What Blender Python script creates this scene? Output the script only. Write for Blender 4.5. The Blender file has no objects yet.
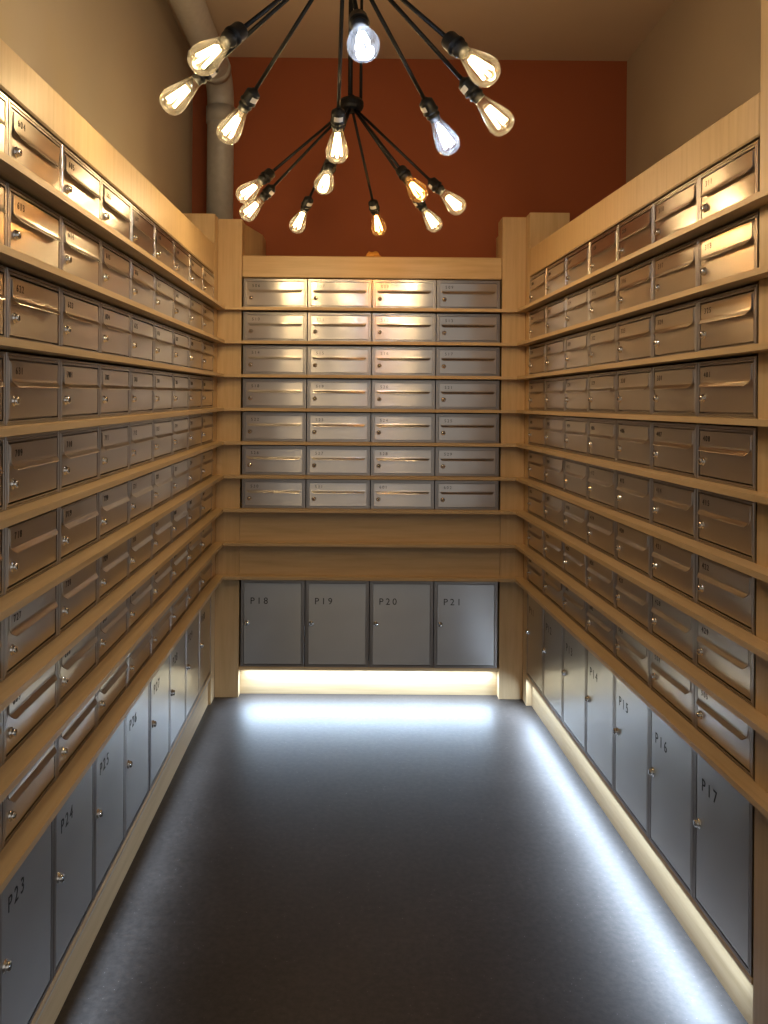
import bpy, bmesh, math, random
from mathutils import Matrix, Vector
random.seed(7)
C = bpy.context.scene.collection
SC = bpy.context.scene
PI = math.pi

# ------------------------------------------------------------------ dimensions (metres)
D = 4.0576                      # front plane of the back cabinet
XL, YL, AL = -0.71893, 3.9557, 0.0029   # far end of the left row of boxes, flare of the wall
XR, YR, AR = 0.71753, 3.97, 0.0351
W, H, HB = 0.30, 0.15553, 0.1358         # box pitch, row pitch, box height
WL = 0.29444                    # box pitch on the left wall
TILT = -0.00904                 # the left cabinet runs slightly out of level
Z1 = 1.9515                     # top of the top row
ZLT, ZLB = 0.5457, 0.1433       # parcel locker top and bottom
ZP = 2.058                     # top of the cabinets
ZPIL = 2.229                    # top of the corner pillars
LEDGE, LEDGE_T = 0.044, 0.014
YWALL, XWL, XWR, ZC = 4.60, -0.945, 1.348, 3.195
YOPEN = -1.2
def ledge_top(n): return 1.95603 - (n - 1) * H - .14137
ML = Matrix.Translation((XL, YL, 0)) @ Matrix.Rotation(PI / 2 + AL, 4, 'Z')     # local: x along the row, -y out of the wall
MR = Matrix.Translation((XR, YR, 0)) @ Matrix.Rotation(-PI / 2 + AR, 4, 'Z')
MB = Matrix.Translation((-0.6, D, 0))

# ------------------------------------------------------------------ materials
def mat(name):
    m = bpy.data.materials.new(name); m.use_nodes = True
    nt = m.node_tree
    return m, nt, nt.nodes['Principled BSDF']
def node(nt, t, **kw):
    n = nt.nodes.new(t)
    for k, v in kw.items(): setattr(n, k, v)
    return n
def coords(nt, scale, rot=(0, 0, 0)):
    tc = node(nt, 'ShaderNodeTexCoord'); mp = node(nt, 'ShaderNodeMapping')
    mp.inputs['Scale'].default_value = scale; mp.inputs['Rotation'].default_value = rot
    nt.links.new(tc.outputs['Object'], mp.inputs['Vector'])
    return mp.outputs['Vector']
def noise(nt, vec, scale, detail=3, rough=.5):
    n = node(nt, 'ShaderNodeTexNoise'); n.inputs['Scale'].default_value = scale
    n.inputs['Detail'].default_value = detail; n.inputs['Roughness'].default_value = rough
    nt.links.new(vec, n.inputs['Vector']); return n.outputs['Fac']
def ramp(nt, fac, stops):
    r = node(nt, 'ShaderNodeValToRGB'); e = r.color_ramp.elements
    while len(e) < len(stops): e.new(0.5)
    for i, (p, c) in enumerate(stops): e[i].position = p; e[i].color = (*c, 1)
    nt.links.new(fac, r.inputs['Fac']); return r.outputs['Color']
def bump(nt, b, fac, strength, dist=.002):
    n = node(nt, 'ShaderNodeBump'); n.inputs['Strength'].default_value = strength; n.inputs['Distance'].default_value = dist
    nt.links.new(fac, n.inputs['Height']); nt.links.new(n.outputs['Normal'], b.inputs['Normal'])

def wood(name, scale, tone=1.0):
    m, nt, b = mat(name)
    v = coords(nt, scale)
    f = noise(nt, v, 5, 6, .62)
    c = ramp(nt, f, [(.25, (.50 * tone, .345 * tone, .175 * tone)), (.5, (.60 * tone, .43 * tone, .235 * tone)), (.75, (.66 * tone, .49 * tone, .28 * tone))])
    nt.links.new(c, b.inputs['Base Color'])
    b.inputs['Roughness'].default_value = .42
    bump(nt, b, f, .06)
    return m
WOOD_V = wood('birch_vertical_grain', (9, 9, .5))
WOOD_X = wood('birch_long_grain_x', (.5, 9, 9))
WOOD_Y = wood('birch_long_grain_y', (9, .5, 9))

def steel(name, col, rough, aniso, wave=.002, polish=None):
    """brushed along the horizontal: highlights stretch into vertical streaks"""
    m, nt, b = mat(name)
    g = noise(nt, coords(nt, (2, 2, 3)), 2.0, 1, .4)
    c = ramp(nt, g, [(.3, tuple(x * .96 for x in col)), (.7, tuple(min(1, x * 1.04) for x in col))])
    nt.links.new(c, b.inputs['Base Color'])
    b.inputs['Metallic'].default_value = 1; b.inputs['Roughness'].default_value = rough
    b.inputs['Anisotropic'].default_value = aniso
    oi = node(nt, 'ShaderNodeObjectInfo'); tc = node(nt, 'ShaderNodeTexCoord'); add = node(nt, 'ShaderNodeVectorMath', operation='MULTIPLY_ADD')
    cx = node(nt, 'ShaderNodeCombineXYZ'); ml = node(nt, 'ShaderNodeMath', operation='MULTIPLY'); ml.inputs[1].default_value = 40
    nt.links.new(oi.outputs['Random'], ml.inputs[0]); nt.links.new(ml.outputs[0], cx.inputs['X']); nt.links.new(ml.outputs[0], cx.inputs['Z'])
    nt.links.new(tc.outputs['Object'], add.inputs[0]); add.inputs[1].default_value = (9, 3, 2.5); nt.links.new(cx.outputs[0], add.inputs[2])
    bump(nt, b, noise(nt, add.outputs[0], 1.0, 0, .3), .5, wave)      # sheet metal is never quite flat
    tg = node(nt, 'ShaderNodeTangent', direction_type='UV_MAP', uv_map='UVMap')
    nt.links.new(tg.outputs['Tangent'], b.inputs['Tangent'])
    if polish:                       # brushed steel keeps a sharper core inside the stretched lobe
        b2 = node(nt, 'ShaderNodeBsdfPrincipled'); b2.inputs['Metallic'].default_value = 1
        b2.inputs['Roughness'].default_value = polish[1]; b2.inputs['Anisotropic'].default_value = .55
        nt.links.new(c, b2.inputs['Base Color']); nt.links.new(tg.outputs['Tangent'], b2.inputs['Tangent'])
        nt.links.new(b.inputs['Normal'].links[0].from_socket, b2.inputs['Normal'])
        mx = node(nt, 'ShaderNodeMixShader'); mx.inputs[0].default_value = polish[0]
        nt.links.new(b.outputs[0], mx.inputs[1]); nt.links.new(b2.outputs[0], mx.inputs[2])
        nt.links.new(mx.outputs[0], nt.nodes['Material Output'].inputs['Surface'])
    return m
STEEL = steel('brushed_steel', (.585, .54, .50), .285, .98, .0018, (.30, .16))
STEEL_FRAME = steel('brushed_steel_frame', (.40, .37, .35), .28, .7)
LOCKER = steel('brushed_steel_locker', (.58, .58, .575), .36, .90, .0012, (.40, .19))
def plain(name, col, rough=.5, metal=0.0):
    m, nt, b = mat(name)
    f = noise(nt, coords(nt, (1, 1, 1)), 40, 2)
    c = ramp(nt, f, [(.3, tuple(x * .94 for x in col)), (.7, tuple(min(1, x * 1.05) for x in col))])
    nt.links.new(c, b.inputs['Base Color'])
    b.inputs['Roughness'].default_value = rough; b.inputs['Metallic'].default_value = metal
    if max(col) < .006: b.inputs['Specular IOR Level'].default_value = .22
    return m
CHROME = plain('chrome', (.75, .73, .70), .14, 1)
BLACK = plain('black_plastic', (.004, .0038, .0035), .5)
BLACK_METAL = plain('black_metal', (.0045, .0042, .004), .5)
DARK = plain('dark_recess', (.012, .011, .01), .7)
INK = plain('engraved_ink', (.012, .011, .010), .7)
STICKER = plain('silver_sticker', (.55, .52, .48), .4)
BRASS = plain('screw_shell', (.35, .30, .22), .35, .9)

def paint(name, col, rough=.85, b_str=.08):
    m, nt, b = mat(name)
    v = coords(nt, (1, 1, 1)); f = noise(nt, v, 1.2, 4); g = noise(nt, v, 160, 3)
    c = ramp(nt, f, [(.3, tuple(x * .93 for x in col)), (.7, tuple(x * 1.05 for x in col))])
    nt.links.new(c, b.inputs['Base Color']); b.inputs['Roughness'].default_value = rough
    bump(nt, b, g, b_str); return m
WALL_BEIGE = paint('beige_wall_paint', (.48, .41, .31))
WALL_RED = paint('rust_red_wall_paint', (.36, .098, .034), .75)
CEIL = paint('tan_ceiling_paint', (.62, .50, .37))
PIPE = plain('grey_duct', (.44, .43, .41), .5, .1)

def floor_mat():
    m, nt, b = mat('speckled_linoleum')
    v = coords(nt, (1, 1, 1))
    f = noise(nt, v, 3.5, 5, .6); g = noise(nt, v, 55, 4, .7)
    c = ramp(nt, f, [(.3, (.029, .0225, .0185)), (.7, (.041, .033, .028))])
    sp = node(nt, 'ShaderNodeTexVoronoi'); sp.inputs['Scale'].default_value = 95; nt.links.new(v, sp.inputs['Vector'])
    sm = ramp(nt, sp.outputs['Distance'], [(.05, (1, 1, 1)), (.13, (0, 0, 0))])
    gm = ramp(nt, g, [(.52, (0, 0, 0)), (.66, (1, 1, 1))])
    mul = node(nt, 'ShaderNodeMix', data_type='FLOAT'); mul.inputs['A'].default_value = 0
    nt.links.new(sm, mul.inputs['Factor']); nt.links.new(gm, mul.inputs['B'])
    mx = node(nt, 'ShaderNodeMix', data_type='RGBA'); nt.links.new(mul.outputs['Result'], mx.inputs['Factor'])
    nt.links.new(c, mx.inputs['A']); mx.inputs['B'].default_value = (.26, .25, .24, 1)
    g2 = ramp(nt, g, [(.35, (.70, .70, .70)), (.65, (1.22, 1.22, 1.22))])
    mm = node(nt, 'ShaderNodeMix', data_type='RGBA', blend_type='MULTIPLY'); mm.inputs['Factor'].default_value = 1
    nt.links.new(mx.outputs['Result'], mm.inputs['A']); nt.links.new(g2, mm.inputs['B'])
    nt.links.new(mm.outputs['Result'], b.inputs['Base Color'])
    b.inputs['Roughness'].default_value = .45; b.inputs['Specular IOR Level'].default_value = .35
    bump(nt, b, g, .12)
    return m
FLOOR = floor_mat()

def emit(name, col, s):
    m = bpy.data.materials.new(name); m.use_nodes = True; nt = m.node_tree
    nt.nodes.clear(); o = node(nt, 'ShaderNodeOutputMaterial'); e = node(nt, 'ShaderNodeEmission')
    e.inputs['Color'].default_value = (*col, 1); e.inputs['Strength'].default_value = s
    nt.links.new(e.outputs[0], o.inputs[0]); return m
def glass(name, tint, milk):
    m = bpy.data.materials.new(name); m.use_nodes = True; nt = m.node_tree
    nt.nodes.clear(); o = node(nt, 'ShaderNodeOutputMaterial')
    t = node(nt, 'ShaderNodeBsdfTransparent'); t.inputs['Color'].default_value = (*tint, 1)
    g = node(nt, 'ShaderNodeBsdfGlossy'); g.inputs['Roughness'].default_value = .04
    d = node(nt, 'ShaderNodeBsdfTranslucent'); d.inputs['Color'].default_value = (*tint, 1)
    lw = node(nt, 'ShaderNodeLayerWeight'); lw.inputs['Blend'].default_value = .28
    m1 = node(nt, 'ShaderNodeMixShader'); m2 = node(nt, 'ShaderNodeMixShader')
    sc = node(nt, 'ShaderNodeMath', operation='MULTIPLY'); sc.inputs[1].default_value = .55
    nt.links.new(lw.outputs['Fresnel'], sc.inputs[0]); nt.links.new(sc.outputs[0], m1.inputs[0])
    nt.links.new(t.outputs[0], m1.inputs[1]); nt.links.new(g.outputs[0], m1.inputs[2])
    m2.inputs[0].default_value = milk
    nt.links.new(m1.outputs[0], m2.inputs[1]); nt.links.new(d.outputs[0], m2.inputs[2])
    nt.links.new(m2.outputs[0], o.inputs[0]); return m
AMBER = (1.0, .64, .30); WARM = (1.0, .775, .50); ORANGE = (1.0, .56, .22); COOL = (.78, .86, 1.0)
GLASS = {'warm': glass('amber_bulb_glass', (.97, .88, .66), .012), 'orange': glass('orange_bulb_glass', (1, .72, .40), .008),
         'cool': glass('bluish_bulb_glass', (.86, .91, 1), .02)}
GLOW = {'warm': emit('warm_filament', (1, .82, .52), 26), 'orange': emit('orange_filament', (1, .66, .28), 26), 'cool': emit('cool_filament', (.86, .93, 1), 26)}
LAMP = {'warm': WARM, 'orange': ORANGE, 'cool': COOL}

# ------------------------------------------------------------------ mesh helpers
def add_box(bm, x0, x1, y0, y1, z0, z1, bevel=0.0):
    r = bmesh.ops.create_cube(bm, size=1)
    for v in r['verts']:
        v.co = Vector(((x0 + x1) / 2 + v.co.x * (x1 - x0), (y0 + y1) / 2 + v.co.y * (y1 - y0), (z0 + z1) / 2 + v.co.z * (z1 - z0)))
    if bevel:
        es = {e for v in r['verts'] for e in v.link_edges}
        bmesh.ops.bevel(bm, geom=list(es), offset=bevel, segments=1, affect='EDGES', profile=.5)
def add_prism(bm, pts, z0, z1):
    a = [bm.verts.new((x, y, z0)) for x, y in pts]; b = [bm.verts.new((x, y, z1)) for x, y in pts]
    n = len(pts)
    bm.faces.new(a[::-1]); bm.faces.new(b)
    for i in range(n): bm.faces.new((a[i], a[(i + 1) % n], b[(i + 1) % n], b[i]))
def add_tube(bm, path, r, seg=12):
    path = [Vector(p) for p in path]; rings = []
    for i, p in enumerate(path):
        t = (path[min(i + 1, len(path) - 1)] - path[max(i - 1, 0)]).normalized()
        q = t.to_track_quat('Z', 'Y').to_matrix()
        if i == 0: ref = q.col[0].copy()
        ref = (ref - t * ref.dot(t)).normalized(); bi = t.cross(ref)
        rings.append([bm.verts.new(p + ref * (r * math.cos(2 * PI * k / seg)) + bi * (r * math.sin(2 * PI * k / seg))) for k in range(seg)])
    for a, b in zip(rings, rings[1:]):
        for k in range(seg): bm.faces.new((a[k], a[(k + 1) % seg], b[(k + 1) % seg], b[k]))
    bm.faces.new(rings[0][::-1]); bm.faces.new(rings[-1])
def add_lathe(bm, prof, M=Matrix(), seg=16):
    """prof: (radius, height) along local +z; closed at zero radius"""
    rings = []
    for r, z in prof:
        if r < 1e-6: rings.append([bm.verts.new(M @ Vector((0, 0, z)))])
        else: rings.append([bm.verts.new(M @ Vector((r * math.cos(2 * PI * k / seg), r * math.sin(2 * PI * k / seg), z))) for k in range(seg)])
    for a, b in zip(rings, rings[1:]):
        for k in range(seg):
            k2 = (k + 1) % seg
            if len(a) == 1 and len(b) == 1: continue
            if len(a) == 1: bm.faces.new((a[0], b[k2], b[k]))
            elif len(b) == 1: bm.faces.new((a[k], a[k2], b[0]))
            else: bm.faces.new((a[k], a[k2], b[k2], b[k]))
def mesh(name, bm, m, smooth=False, angle=None):
    bmesh.ops.recalc_face_normals(bm, faces=bm.faces[:])
    uv = bm.loops.layers.uv.new('UVMap')
    for f in bm.faces:
        for l in f.loops: l[uv].uv = (l.vert.co.z, l.vert.co.x + .37 * l.vert.co.y)
    me = bpy.data.meshes.new(name); bm.to_mesh(me); bm.free()
    me.materials.append(m)
    if smooth:
        for p in me.polygons: p.use_smooth = True
    return me
def link(name, me, parent=None):
    o = bpy.data.objects.new(name, me); C.objects.link(o)
    if parent: o.parent = parent
    return o
def part(name, bm, m, parent=None, smooth=False): return link(name, mesh(name, bm, m, smooth), parent)
def tag(o, label, cat, group=None):
    o['label'] = label; o['category'] = cat
    if group: o['group'] = group
    return o
def thing(name, M, label=None, cat=None, group=None):
    o = bpy.data.objects.new(name, None); C.objects.link(o); o.matrix_world = M; o.empty_display_size = .05
    if label: tag(o, label, cat, group)
    return o
def structure(name, bm, m):
    o = part(name, bm, m); o['kind'] = 'structure'; return o
def bx(*a, bevel=0.0):
    bm = bmesh.new(); add_box(bm, *a, bevel=bevel); return bm

_fonts = {}
def text_mesh(s, size, spacing=1.1):
    if (s, size) in _fonts: return _fonts[(s, size)]
    c = bpy.data.curves.new('lettering', 'FONT'); c.body = s; c.size = size; c.extrude = .0002; c.space_character = spacing
    c.resolution_u = 3
    o = bpy.data.objects.new('lettering', c); C.objects.link(o)
    bpy.context.view_layer.update()
    dg = bpy.context.evaluated_depsgraph_get()
    me = bpy.data.meshes.new_from_object(o.evaluated_get(dg))
    bpy.data.objects.remove(o); bpy.data.curves.remove(c)
    me.transform(Matrix.Rotation(PI / 2, 4, 'X'))      # text stands upright, faces -y
    me.materials.clear(); me.materials.append(INK)
    _fonts[(s, size)] = me; return me

# ------------------------------------------------------------------ the setting
bm = bmesh.new(); add_box(bm, -3, 3.5, YOPEN, YWALL, -.1, 0); structure('floor', bm, FLOOR)
structure('ceiling', bx(-3, 3.5, YOPEN, YWALL, ZC, ZC + .1), CEIL)
structure('wall_back', bx(-3, 3.5, YWALL, YWALL + .1, -.1, ZC + .1), WALL_RED)
bm = bmesh.new(); add_prism(bm, [(XWL, YWALL), (XWL - .012, YOPEN), (XWL - .11, YOPEN), (XWL - .11, YWALL)], -.1, ZC + .1)
structure('wall_left', bm, WALL_BEIGE)
structure('wall_right', bx(XWR, XWR + .1, 1.0, YWALL, -.1, ZC + .1), WALL_BEIGE)

# ------------------------------------------------------------------ mailbox prototypes (front faces -y, x to the viewer's right, z up, origin bottom centre)
BW = W - .004
def ring(bm, x0, x1, z0, z1, l, r, b, t, y0, y1):
    add_box(bm, x0, x0 + l, y0, y1, z0, z1); add_box(bm, x1 - r, x1, y0, y1, z0, z1)
    add_box(bm, x0 + l, x1 - r, y0, y1, z0, z0 + b); add_box(bm, x0 + l, x1 - r, y0, y1, z1 - t, z1)
def shell_bm(w, h, depth, fl, ft, fb, lip):
    """folded steel box: a frame round the front with a recess, the case behind it"""
    bm = bmesh.new(); x0, x1 = -w / 2, w / 2
    def rect(y, i, b, t): return [bm.verts.new(p) for p in ((x0 + i, y, b), (x1 - i, y, b), (x1 - i, y, h - t), (x0 + i, y, h - t))]
    loops = [rect(depth, 0, 0, 0), rect(.0012, 0, 0, 0), rect(0, .0012, .0012, .0012), rect(0, fl * .42, fb * .42, ft * .42), rect(.0022, fl * .5, fb * .5, ft * .5),
             rect(.0022, fl * .6, fb * .6, ft * .6), rect(0, fl * .68, fb * .68, ft * .68), rect(0, fl, fb, ft), rect(lip, fl, fb, ft)]
    bm.faces.new(loops[0])
    for a, b in zip(loops, loops[1:]):
        for k in range(4): bm.faces.new((a[k], a[(k + 1) % 4], b[(k + 1) % 4], b[k]))
    bm.faces.new(loops[-1]); return bm
DEP = .10
FL, FT, FB = .0115, .0115, .009
DX0, DX1 = -BW / 2 + FL + .0030, BW / 2 - FL - .0030
DZ0, DZ1 = FB + .0028, HB - FT - .0028
def flap_bm():
    """letter flap: flat plate whose lower edge is folded out into a sloping lip with tapered, rounded ends"""
    bm = bmesh.new()
    xa, xb = DX0 + .007, DX1 - .007
    zt = DZ1 - .004; zf = zt - .0355; zl = zf - .0105        # top, fold, lip edge
    rows = [(zt, 0, -.0010), (zf + .005, 0, -.0017), (zf, .0012, -.0026), (zf - .004, .0035, -.0056), (zl + .0022, .0075, -.0094), (zl, .0120, -.0104)]
    front = []; back = []
    n = 8
    for z, ins, y in rows:
        front.append([bm.verts.new((xa + ins + (xb - xa - 2 * ins) * k / n, y, z)) for k in range(n + 1)])
        back.append([bm.verts.new((xa + ins + (xb - xa - 2 * ins) * k / n, y + .0016, z - .0002)) for k in range(n + 1)])
    for i in range(len(rows) - 1):
        for k in range(n):
            bm.faces.new((front[i][k], front[i][k + 1], front[i + 1][k + 1], front[i + 1][k]))
            bm.faces.new((back[i][k], back[i + 1][k], back[i + 1][k + 1], back[i][k + 1]))
        for k in (0, n):
            bm.faces.new((front[i][k], front[i + 1][k], back[i + 1][k], back[i][k]))
    for i in (0, -1):
        for k in range(n): bm.faces.new((front[i][k], front[i][k + 1], back[i][k + 1], back[i][k]))
    return bm, xa, zt
def lock_bm(r, l):
    bm = bmesh.new()
    M = Matrix.Rotation(PI / 2, 4, 'X')       # +z -> -y
    add_lathe(bm, [(0, -.001), (r * 1.28, -.001), (r * 1.28, .0018), (r * 1.02, .0028), (r, .004), (r, l - .004), (r * .84, l), (0, l)], M, 18)
    return bm
def key_bm(r, l):
    bm = bmesh.new(); add_box(bm, -r * .15, r * .15, -l - .0006, -l + .001, -r * .55, r * .55); return bm
ME_CASE = mesh('case', shell_bm(BW, HB, DEP, FL, FT, FB, .014), STEEL_FRAME)
bm = bx(DX0, DX1, .0006, .0056, DZ0, DZ1, bevel=.0009); ME_DOOR = mesh('door', bm, STEEL)
fbm, FXA, FZT = flap_bm(); ME_FLAP = mesh('flap', fbm, STEEL)
LR, LL = .0082, .0095
ME_LOCK = mesh('lock', lock_bm(LR, LL), CHROME, True); ME_KEY = mesh('keyhole', key_bm(LR, LL), DARK)
LX, LZ = DX0 + .021, .0455
def mailbox(M, number, label, group, tilt=0.0):
    r = thing('mailbox', M, label, 'mailbox', group)
    link('case', ME_CASE, r)
    d = link('door', ME_DOOR, r); d.rotation_euler = (random.uniform(-.006, .006), 0, random.uniform(-.004, .004)); d.location = (0, 0, 0)
    f = link('flap', ME_FLAP, r); f.rotation_euler = (0, 0, random.uniform(-.003, .003))
    if tilt:
        f.matrix_local = Matrix.Translation((0, 0, FZT)) @ Matrix.Rotation(-tilt, 4, 'X') @ Matrix.Translation((0, 0, -FZT))
    n = link('number_lettering', text_mesh(number, .0195, 1.42), f); n.location = (FXA + .018, -.0018, FZT - .0215)
    k = link('lock', ME_LOCK, r); k.location = (LX, .0006, LZ)
    s = link('keyhole', ME_KEY, k); s.rotation_euler = (0, random.choice((0, 0, .5, -.6, 1.4)), 0)
    return r
# parcel locker prototype
LH = ZLT - ZLB
ME_LCASE = mesh('case', shell_bm(BW, LH, DEP, .0115, .010, .009, .014), STEEL_FRAME)
ME_LDOOR = mesh('door', bx(-BW / 2 + .0147, BW / 2 - .0147, .0006, .0056, .012, LH - .013, bevel=.001), LOCKER)
ME_LLOCK = mesh('lock', lock_bm(.0095, .011), CHROME, True); ME_LKEY = mesh('keyhole', key_bm(.0095, .011), DARK)
def locker(M, number, label, group):
    r = thing('parcel_locker', M, label, 'locker', group)
    link('case', ME_LCASE, r); d = link('door', ME_LDOOR, r)
    n = link('number_lettering', text_mesh(number, .043, 1.45), d); n.location = (-BW / 2 + .042, .0002, LH - .110)
    k = link('lock', ME_LLOCK, r); k.location = (-BW / 2 + .0285, .0006, LH * .505)
    link('keyhole', ME_LKEY, k)
    return r

ORD = ['', 'first', 'second', 'third', 'fourth', 'fifth', 'sixth', 'seventh', 'eighth', 'ninth']
def flats(first, count):
    f, n = first; out = []
    for _ in range(count):
        out.append('%d%02d' % (f, n)); n += 1
        if n > 31: f, n = f + 1, 1
    return out
def row_word(r): return 'top row' if r == 1 else ORD[r] + ' row down'
num_right = flats((3, 5), 63)       # 305 ... 505
num_back = flats((5, 6), 28)        # 506 ... 602
num_left = flats((6, 3), 81)        # 603 ... 821
def at(M, x, z, y=0): return M @ Matrix.Translation((x, y, z))
def at_left(x, z): return at(ML, x, z - TILT * x) @ Matrix.Rotation(TILT, 4, 'Y') @ Matrix.Diagonal((WL / W, 1, 1, 1))
# left wall: nine columns; column 0 is nearest to the door, x runs away from it
for r in range(1, 10):
    for c in range(9):
        n = num_left[(r - 1) * 9 + c]
        where = 'ending beside the left corner pillar' if c == 8 else '%s from the left corner pillar' % ORD[9 - c]
        mailbox(at_left(-9 * WL + (c + .5) * WL, ledge_top(r)), n, 'steel mailbox %s, left wall, %s, %s' % (n, row_word(r), where), 'steel mailboxes on the left wall',
                tilt=.05 if (r, c) in ((1, 5), (1, 6)) else 0)
for r in range(1, 8):
    for c in range(4):
        n = num_back[(r - 1) * 4 + c]
        mailbox(at(MB, (c + .5) * W, ledge_top(r)), n, 'steel mailbox %s, back wall, %s, in the %s column above locker P%d' % (n, row_word(r), ORD[c + 1], 18 + c), 'steel mailboxes on the back wall')
for r in range(1, 10):
    for c in range(7):
        n = num_right[(r - 1) * 7 + c]
        mailbox(at(MR, (c + .5) * W, ledge_top(r)), n, 'steel mailbox %s, right wall, %s, in the column above locker P%d' % (n, row_word(r), 11 + c), 'steel mailboxes on the right wall')
for c in range(9):
    locker(at_left(-9 * WL + (c + .5) * WL - (.012 if c < 5 else 0), ZLB + .0003), 'P%d' % (22 + c), 'tall steel parcel locker P%d standing low on the left wall, %s from the corner' % (22 + c, ORD[9 - c]), 'parcel lockers of the left wall')
for c in range(4):
    locker(at(MB, (c + .5) * W, ZLB + .0003), 'P%d' % (18 + c), 'steel parcel locker P%d below the blank panels of the back wall' % (18 + c), 'parcel lockers of the back wall')
for c in range(7):
    locker(at(MR, (c + .5) * W, ZLB + .0003), 'P%d' % (11 + c), 'tall steel parcel locker P%d low on the right wall above the bright strip' % (11 + c), 'parcel lockers of the right wall')

# ------------------------------------------------------------------ joinery
def lx(p, M): v = M @ Vector((p[0], p[1], 0)); return (v.x, v.y)
# corner where the ledges meet (world)
CLx, CRx, CY = XL + LEDGE - .002, XR - LEDGE - .003, D - LEDGE
def cabinet_side(label, M, lo, hi, recess, tilt, top_far, top_slope, away):
    """lo..hi: extent of the boxes along the row in local x; away: +1 when local x runs away from the corner"""
    r = thing('mailbox_cabinet', M, label, 'cabinet', 'birch mailbox cabinets')
    def sheared(bm, top=None):
        for v in bm.verts:
            z0 = v.co.z
            v.co.z -= tilt * v.co.x
            if top and z0 > top - .0001 - .01: v.co.z = z0 - top + top_far - top_slope * abs(v.co.x)
        return bm
    part('back_panel', bx(lo, hi, DEP + .004, DEP + .016, .02, ZP - .06), DARK_WOOD, r)
    part('top_panel', sheared(bx(lo, hi, 0, DEP + .016, Z1 + .0065, ZP, bevel=.004), ZP), WOOD_V, r)
    part('bottom_board', sheared(bx(lo, hi, -.001, DEP + .003, ZLB - .013, ZLB, bevel=.001)), WOOD_X, r)
    bm = bx(lo, hi, recess, recess + .018, 0, ZLB - .0132)
    for v in bm.verts:
        if v.co.z > .05: v.co.z -= tilt * v.co.x
    part('plinth', bm, WOOD_X, r)
    return r, sheared
DARK_WOOD = plain('dark_cabinet_inside', (.05, .04, .03), .7)

def inv_pts(M, pts):
    Mi = M.inverted(); out = []
    for x, y in pts:
        v = Mi @ Vector((x, y, 0)); out.append((v.x, v.y))
    return out
POST_L, POST_R = .16, .22
loL, hiR = -9 * WL - .014, 7 * W + .003
cabL, shL = cabinet_side('long pale birch cabinet holding nine rows of mailboxes along the left wall', ML, loL, .001, .0118, TILT, 2.094, .029, -1)
cabR, shR = cabinet_side('long pale birch cabinet along the right wall with bright light under its lockers', MR, -.001, hiR, .0254, 0, 2.086, .016, 1)
# plain end posts by the door
pm = ML @ Matrix.Translation((loL - .001 - POST_L / 2, 0, 0))
o = thing('end_post', pm, 'plain birch post ending the left row of mailboxes', 'post', 'birch end posts')
part('panel', bx(-POST_L / 2, POST_L / 2, -.0005, DEP + .016, 0, ZP, bevel=.004), WOOD_V, o)
pm = MR @ Matrix.Translation((hiR + .001 + POST_R / 2, 0, 0))
o = thing('end_post', pm, 'plain birch post beside the nearest right wall mailboxes, rising past the cabinet top', 'post', 'birch end posts')
part('panel', bx(-POST_R / 2, POST_R / 2, -.0005, DEP + .30, 0, ZC - .001, bevel=.004), WOOD_V, o)
# far end panels, standing up above the cabinet beside the corner pillar
bm = bmesh.new(); add_prism(bm, inv_pts(ML, [(XL, YL + .002), (XL + .0005, D - .001), (XWL + .003, D - .001), (XWL + .003, YL + .002)]), 0, ZPIL); part('end_panel', bm, WOOD_V, cabL)
bm = bmesh.new(); add_prism(bm, inv_pts(MR, [(XR, YR + .002), (XR, D - .001), (XWR - .45, D - .001), (XWR - .45, YR + .002)]), 0, ZPIL + .022); part('end_panel', bm, WOOD_V, cabR)
# ledges: one under every row, mitred at the corners
nearL = loL - POST_L
nearR = hiR + POST_R
for n in range(1, 10):
    zt = ledge_top(n) - .0002; zb = zt - LEDGE_T
    bm = bmesh.new()
    a = inv_pts(ML, [(XL + .0008, D - .004), (CLx, CY)])
    add_prism(bm, [(nearL, -.0007), (nearL, -LEDGE), (a[1][0], a[1][1]), (a[0][0], a[0][1] - .0007), (0, -.0007)], zb, zt)
    add_box(bm, -9 * WL, -.001, -.0007, DEP + .003, zb + .0002, zt)
    part('ledge', shL(bm), WOOD_X, cabL)
    bm = bmesh.new()
    a = inv_pts(MR, [(XR - .0008, D - .004), (CRx, CY)])
    add_prism(bm, [(0, -.0007), (a[0][0], a[0][1] - .0007), (a[1][0], a[1][1]), (nearR, -LEDGE), (nearR, -.0007)], zb, zt)
    add_box(bm, .001, 7 * W, -.0007, DEP + .003, zb + .0002, zt)
    part('ledge', bm, WOOD_X, cabR)
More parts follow.
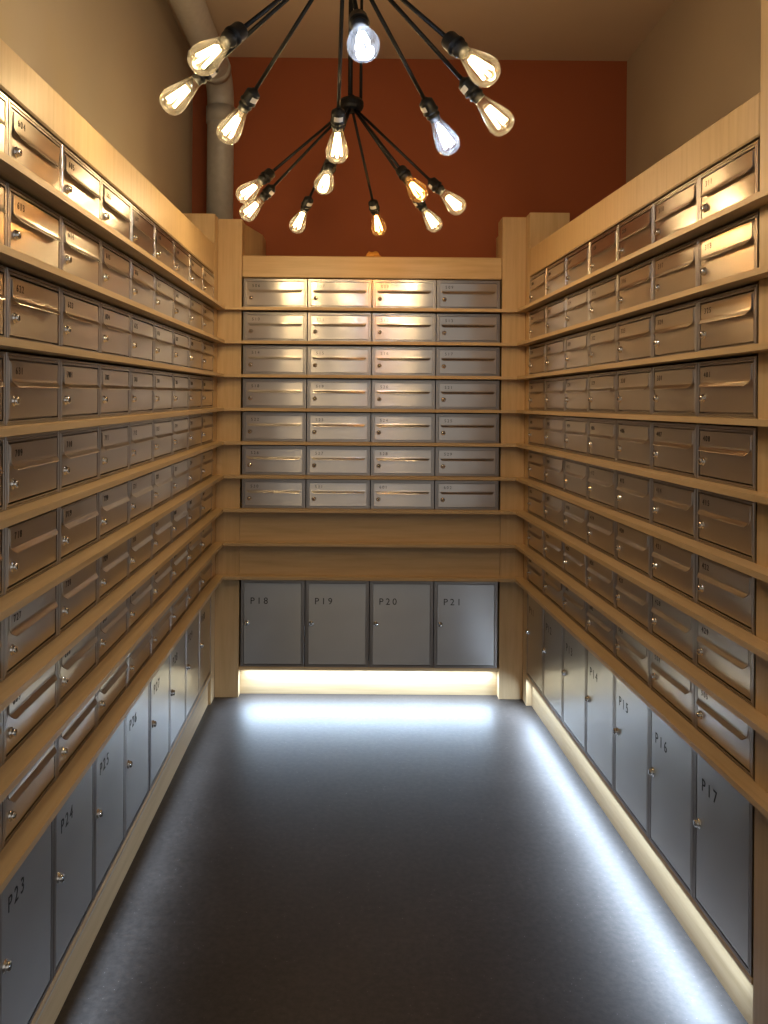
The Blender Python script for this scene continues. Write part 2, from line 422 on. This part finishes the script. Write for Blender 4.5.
# back cabinet
cabB = thing('mailbox_cabinet', MB, 'birch cabinet across the back wall with seven rows of mailboxes and blank wood panels', 'cabinet', 'birch mailbox cabinets')
BL, BR = -.006, 4 * W + .006
part('back_panel', bx(BL, BR, DEP + .004, DEP + .016, .02, ZP - .01), DARK_WOOD, cabB)
part('top_panel', bx(BL, BR, 0, DEP + .016, Z1 + .0045, ZP, bevel=.004), WOOD_X, cabB)
part('bottom_board', bx(BL, BR, -.001, DEP + .004, ZLB - .014, ZLB, bevel=.001), WOOD_X, cabB)
part('plinth', bx(BL, BR, .055, .073, 0, ZLB - .014), WOOD_X, cabB)
for n in (8, 9):
    part('blank_panel', bx(BL, BR, 0, .018, ledge_top(n), ledge_top(n - 1) - LEDGE_T - .0004, bevel=.0008), WOOD_X, cabB)
for n in range(1, 10):
    zt = ledge_top(n) - .0002; zb = zt - LEDGE_T
    bm = bmesh.new()
    p = inv_pts(MB, [(XL + .0012, D - .0012), (CLx + .0006, CY), (CRx - .0006, CY), (XR - .0012, D - .0012)])
    add_prism(bm, p, zb, zt)
    add_box(bm, .0, 4 * W, -.001, DEP + .003, zb + .0002, zt)
    part('ledge', bm, WOOD_X, cabB)
# corner pillars between the cabinets
pl = thing('corner_pillar', Matrix.Translation((-.66, D, 0)), 'tall plain birch corner pillar between the left and back mailboxes, below the grey pipe', 'pillar', 'birch corner pillars')
bm = bmesh.new(); add_prism(bm, [(XL + .001 + .66, 0), (-.607 + .66, 0), (-.607 + .66, .125), (-.552 + .66, .38), (-.552 + .66, YWALL - D - .02), (XL + .001 + .66, YWALL - D - .02)], 0, ZPIL - .003)
part('panel', bm, WOOD_V, pl)
pr = thing('corner_pillar', Matrix.Translation((.66, D, 0)), 'tall plain birch corner pillar between the back and right mailboxes', 'pillar', 'birch corner pillars')
bm = bmesh.new(); add_prism(bm, [(.607 - .66, 0), (XR - .001 - .66, 0), (XR - .001 - .66, YWALL - D - .02), (0, YWALL - D - .02), (0, .38), (.607 - .66, .125)], 0, ZPIL + .018)
part('panel', bm, WOOD_V, pr)

# ------------------------------------------------------------------ light strips under the lockers
LED = emit('cool_led', (.80, .90, 1), 3.0)
def led_strip(M, x0, x1, y, z, power, aim, spread, label, size=.008, col=(.58, .76, 1.0), em=LED):
    r = thing('light_strip', at(M, (x0 + x1) / 2, z, y), label, 'light', 'LED light strips under the lockers')
    half = (x1 - x0) / 2
    bm = bx(-half, half, -.006, .006, 0, .004); part('channel', bm, STICKER, r)
    bm = bx(-half, half, -.004, .004, -.0012, 0); part('diffuser', bm, em, r)
    l = bpy.data.lights.new('strip_light', 'AREA'); l.shape = 'RECTANGLE'; l.size = x1 - x0; l.size_y = size; l.energy = power; l.color = col; l.spread = spread
    o = bpy.data.objects.new('strip_light', l); C.objects.link(o); o.parent = r
    o.location = (0, -.002, -.003); o.rotation_euler = (-aim, 0, 0)     # aim 0 = straight down, positive = out into the room
    return r
def second_light(r, power, aim, spread):
    src = [c for c in r.children if c.type == 'LIGHT'][0]
    o = bpy.data.objects.new('strip_light', src.data.copy()); C.objects.link(o); o.parent = r
    o.location = src.location; o.rotation_euler = (-aim, 0, 0); o.data.energy = power; o.data.spread = spread
R_ = math.radians
ls = led_strip(MR, .02, 7 * W - .04, .012, ZLB - .0185, 9.5, R_(43), R_(76), 'white light strip hidden under the right wall lockers, flooding the floor')
second_light(ls, 11.5, R_(40), R_(150))
ls = led_strip(MB, .02, 4 * W - .02, .030, ZLB - .0195, 5.0, R_(34), R_(112), 'white light strip glowing under the lockers P18 to P21 on the back wall')
second_light(ls, 6.6, R_(12), R_(172))
led_strip(ML @ Matrix.Rotation(TILT, 4, 'Y'), -9 * WL + .02, -.02, .004, ZLB - .0185, 3.6, R_(42), R_(76), 'faint light strip under the left wall lockers', em=emit('dim_led', (.8, .88, 1), .15))

# ------------------------------------------------------------------ chandeliers
FAR = [(0, (378.2, 224.2), 'orange'), (1, (430.6, 219), 'clear'), (2, (452.5, 202.3), 'warm'), (3, (416, 189.8), 'orange'), (4, (325.5, 182), 'warm'), (5, (250, 191.4), 'warm'), (6, (252.3, 209), 'warm'), (7, (299.2, 221.9), 'warm')]
def bulb_profile():
    return [(.0135, 0), (.0155, .008), (.0195, .022), (.0245, .039), (.0295, .057), (.0318, .068), (.0322, .076), (.0302, .086), (.0255, .0945), (.0180, .1000), (.0090, .1030), (0, .1037)]
ME_BULB = {k: mesh('bulb', (lambda b: (add_lathe(b, bulb_profile(), seg=22), b)[1])(bmesh.new()), GLASS[k], True) for k in GLASS}
def filament():
    bm = bmesh.new()
    for k in range(5):
        a = k * 2 * PI / 5; c, s = math.cos(a), math.sin(a)
        add_tube(bm, [(.006 * c, .006 * s, .028), (.0135 * c, .0135 * s, .082)], .0034, 6)
    return bm
ME_FIL = {k: mesh('filament', filament(), GLOW[k], True) for k in GLOW}
def stem_glass():
    bm = bmesh.new(); add_tube(bm, [(0, 0, -.004), (0, 0, .026)], .004, 8); return bm
def socket_bm():
    bm = bmesh.new()
    add_lathe(bm, [(0, -.030), (.007, -.030), (.010, -.026), (.0185, -.020), (.0195, -.017), (.0195, .004), (.0215, .006), (.0215, .011), (.0165, .013), (.0165, .017), (.0185, .019), (.0185, .025), (.0150, .027), (.0145, .036), (0, .036)], seg=20)
    return bm
ME_SOCK = mesh('socket', socket_bm(), BLACK, True)
def sticker_bm():
    bm = bmesh.new(); seg = 8
    a = [(.0199 * math.cos(t), .0199 * math.sin(t)) for t in [-.65 + 1.3 * k / seg for k in range(seg + 1)]]
    for (x0, y0), (x1, y1) in zip(a, a[1:]):
        vs = [bm.verts.new(p) for p in ((x0, y0, -.013), (x1, y1, -.013), (x1, y1, .001), (x0, y0, .001))]; bm.faces.new(vs)
        vs = [bm.verts.new(p) for p in ((x0 * .97, y0 * .97, -.013), (x1 * .97, y1 * .97, -.013), (x1 * .97, y1 * .97, .001), (x0 * .97, y0 * .97, .001))]; bm.faces.new(vs[::-1])
    bmesh.ops.remove_doubles(bm, verts=bm.verts[:], dist=1e-6)
    return bm
ME_STICK = mesh('sticker', sticker_bm(), STICKER)
ME_LEAD = mesh('glass_mount', stem_glass(), GLASS['warm'], True)
BULB_W = {'warm': 5.2, 'orange': 4.9, 'cool': 5.2}
def chandelier(loc, arms, label):
    r = thing('chandelier', Matrix.Translation(loc), label, 'chandelier', 'black multi-arm pendant lights')
    top = ZC - loc[2]
    bm = bmesh.new(); add_tube(bm, [(-.004, 0, .02), (-.004, 0, top)], .0085, 12); part('stem', bm, BLACK_METAL, r, True)
    bm = bmesh.new(); add_tube(bm, [(.034, .012, .02), (.034, .012, top)], .0055, 8); part('cable', bm, BLACK, r, True)
    bm = bmesh.new(); add_lathe(bm, [(0, top - .03), (.055, top - .03), (.062, top - .024), (.062, top - .0005), (0, top - .0005)], seg=28); part('ceiling_rose', bm, BLACK_METAL, r)
    bm = bmesh.new(); add_lathe(bm, [(0, -.022), (.030, -.022), (.040, -.016), (.044, -.006), (.044, .010), (.038, .020), (.016, .026), (.012, .034), (0, .034)], seg=28); part('hub', bm, BLACK_METAL, r)
    for d, L, kind, roll in arms:
        d = Vector(d).normalized()
        bm = bmesh.new(); add_tube(bm, [d * .030, d * (L - .088 - .026)], .0052, 10); part('arm', bm, BLACK_METAL, r, True)
        M = Matrix.Translation(d * (L - .088)) @ d.to_track_quat('Z', 'Y').to_matrix().to_4x4() @ Matrix.Rotation(roll, 4, 'Z')
        s = link('socket', ME_SOCK, r); s.matrix_local = M
        link('sticker', ME_STICK, s)
        b = link('bulb', ME_BULB[kind], r); b.matrix_local = M @ Matrix.Translation((0, 0, .033))
        if kind == 'cool': b['label'] = 'bluish white frosted bulb'
        if kind == 'orange': b['label'] = 'deep orange glowing bulb'
        link('filament', ME_FIL[kind], b)
        l = bpy.data.lights.new('bulb_light', 'POINT'); l.energy = BULB_W[kind]; l.color = LAMP[kind]; l.shadow_soft_size = .013
        o = bpy.data.objects.new('bulb_light', l); C.objects.link(o); o.parent = b; o.location = (0, 0, .058)
    return r
chandelier((-0.0963, 3.1093, 2.4378), [
    ((0.2059, 0.7198, -0.6629), 0.5240, 'orange', -1.60),
    ((0.5835, 0.4613, -0.6683), 0.5330, 'warm', -1.20),
    ((0.6901, -0.1697, -0.7035), 0.5160, 'warm', -1.90),
    ((0.4112, -0.5669, -0.7139), 0.5165, 'orange', -1.40),
    ((-0.1510, -0.6934, -0.7046), 0.5152, 'warm', -1.60),
    ((-0.6330, -0.3776, -0.6758), 0.5307, 'warm', -2.00),
    ((-0.7051, 0.1783, -0.6864), 0.5154, 'warm', -1.30),
    ((-0.3965, 0.6145, -0.6820), 0.5150, 'warm', -1.70)], 'black eight-arm pendant lamp hanging farther back, its hub in view before the red wall')
chandelier((-0.1077, 2.0341, 2.4353), [
    ((-0.0408, 0.7583, -0.6506), 0.5287, 'warm', -1.60),
    ((0.5121, 0.5136, -0.6884), 0.5174, 'cool', -1.20),
    ((0.6903, 0.0589, -0.7212), 0.5236, 'warm', -1.90),
    ((0.5519, -0.4542, -0.6993), 0.5180, 'warm', -1.40),
    ((0.0873, -0.6902, -0.7183), 0.4991, 'cool', -1.60),
    ((-0.5205, -0.5044, -0.6890), 0.5139, 'warm', -2.00),
    ((-0.7512, 0.0475, -0.6583), 0.5147, 'warm', -1.30),
    ((-0.5715, 0.4896, -0.6586), 0.5130, 'warm', -1.70)], 'black eight-arm pendant lamp with larger glowing bulbs nearer the door, its hub out of view')

# ------------------------------------------------------------------ grey duct in the left corner above the pillar
bm = bmesh.new()
PX, PY, PR = -.775, 4.46, .068
path = [(PX, PY, ZPIL + .001), (PX, PY, 2.88)]
for k in range(1, 9):
    a = k * PI / 16; path.append((PX, PY - .14 * (1 - math.cos(a)), 2.88 + .14 * math.sin(a)))
path += [(PX - .0, 3.6, 3.02), (PX - .0, YOPEN, 3.02)]
add_tube(bm, path, PR, 24)
duct = thing('duct_pipe', Matrix.Translation((0, 0, 0)), 'grey round duct pipe rising behind the left corner pillar and bending along the ceiling', 'pipe')
part('pipe', bm, PIPE, duct, True)
bm = bmesh.new(); add_tube(bm, [(PX, PY, 2.80), (PX, PY, 2.88)], PR + .006, 24); part('pipe_collar', bm, PIPE, duct, True)
bm = bmesh.new(); add_tube(bm, [(PX, PY - .14, 3.02), (PX, PY - .20, 3.02)], PR + .006, 24); part('pipe_collar', bm, PIPE, duct, True)

# ------------------------------------------------------------------ crumpled orange thing lying on top of the back cabinet
bm = bmesh.new(); bmesh.ops.create_icosphere(bm, subdivisions=3, radius=1)
rnd = random.Random(3)
for v in bm.verts:
    p = v.co.copy()
    two = math.exp(-((p.x + .45) / .32) ** 2) * .75 + math.exp(-((p.x - .25) / .45) ** 2) * .80
    k = 1 + .12 * math.sin(9 * p.x + 4 * p.y) * math.cos(7 * p.z + 3 * p.x)
    v.co = Vector((p.x * .047 * k, p.y * .032 * k, max(0, .0005 + (.4 * p.z + .6 * max(p.z, 0)) * .040 * two * k)))
bmesh.ops.remove_doubles(bm, verts=bm.verts[:], dist=1e-5)
CRUMP = paint('orange_paper', (.72, .33, .06), .6, .3)
me = mesh('crumpled_paper', bm, CRUMP)
o = link('crumpled_paper', me); o.location = (.006, D + .040, ZP + .0003)
tag(o, 'small crumpled orange paper lump lying on top of the back cabinet', 'paper')

# ------------------------------------------------------------------ world, camera, view
w = bpy.data.worlds.new('world'); SC.world = w; w.use_nodes = True
bg = w.node_tree.nodes['Background']; bg.inputs['Color'].default_value = (.96, .91, .84, 1); bg.inputs['Strength'].default_value = .50

f, px, py, yaw, pit, rol = 871.02, 359.96, 403.01, .00479, .00019, .00846
cam = bpy.data.cameras.new('camera'); co = bpy.data.objects.new('camera', cam); C.objects.link(co); SC.camera = co
cy_, sy_, cp, sp = math.cos(yaw), math.sin(yaw), math.cos(pit), math.sin(pit)
X = Vector((cy_, -sy_, 0)); Y0 = Vector((sy_, cy_, 0)); Zw = Vector((0, 0, 1))
Y = cp * Y0 + sp * Zw; Z = -sp * Y0 + cp * Zw
cr, sr = math.cos(rol), math.sin(rol)
R_ = cr * X + sr * Z; U_ = cr * Z - sr * X
Mc = Matrix((R_, U_, -Y)).transposed().to_4x4(); Mc.translation = (-.07116, 0, 1.37412)
co.matrix_world = Mc
cam.sensor_fit = 'HORIZONTAL'; cam.sensor_width = 36; cam.lens = 36 * f / 768
cam.shift_x = (384 - px) / 768; cam.shift_y = (py - 512) / 768
cam.clip_start = .02
vs = SC.view_settings
vs.view_transform = 'Standard'; vs.look = 'None'; vs.gamma = 1; vs.exposure = 0.0; vs.use_curve_mapping = False
cy = SC.cycles
cy.use_denoising = True; cy.denoising_prefilter = 'ACCURATE'; cy.use_adaptive_sampling = False
cy.max_bounces = 8; cy.diffuse_bounces = 4; cy.glossy_bounces = 5; cy.transparent_max_bounces = 12; cy.transmission_bounces = 4
cy.sample_clamp_indirect = 4.0
cy.caustics_reflective = False; cy.caustics_refractive = False
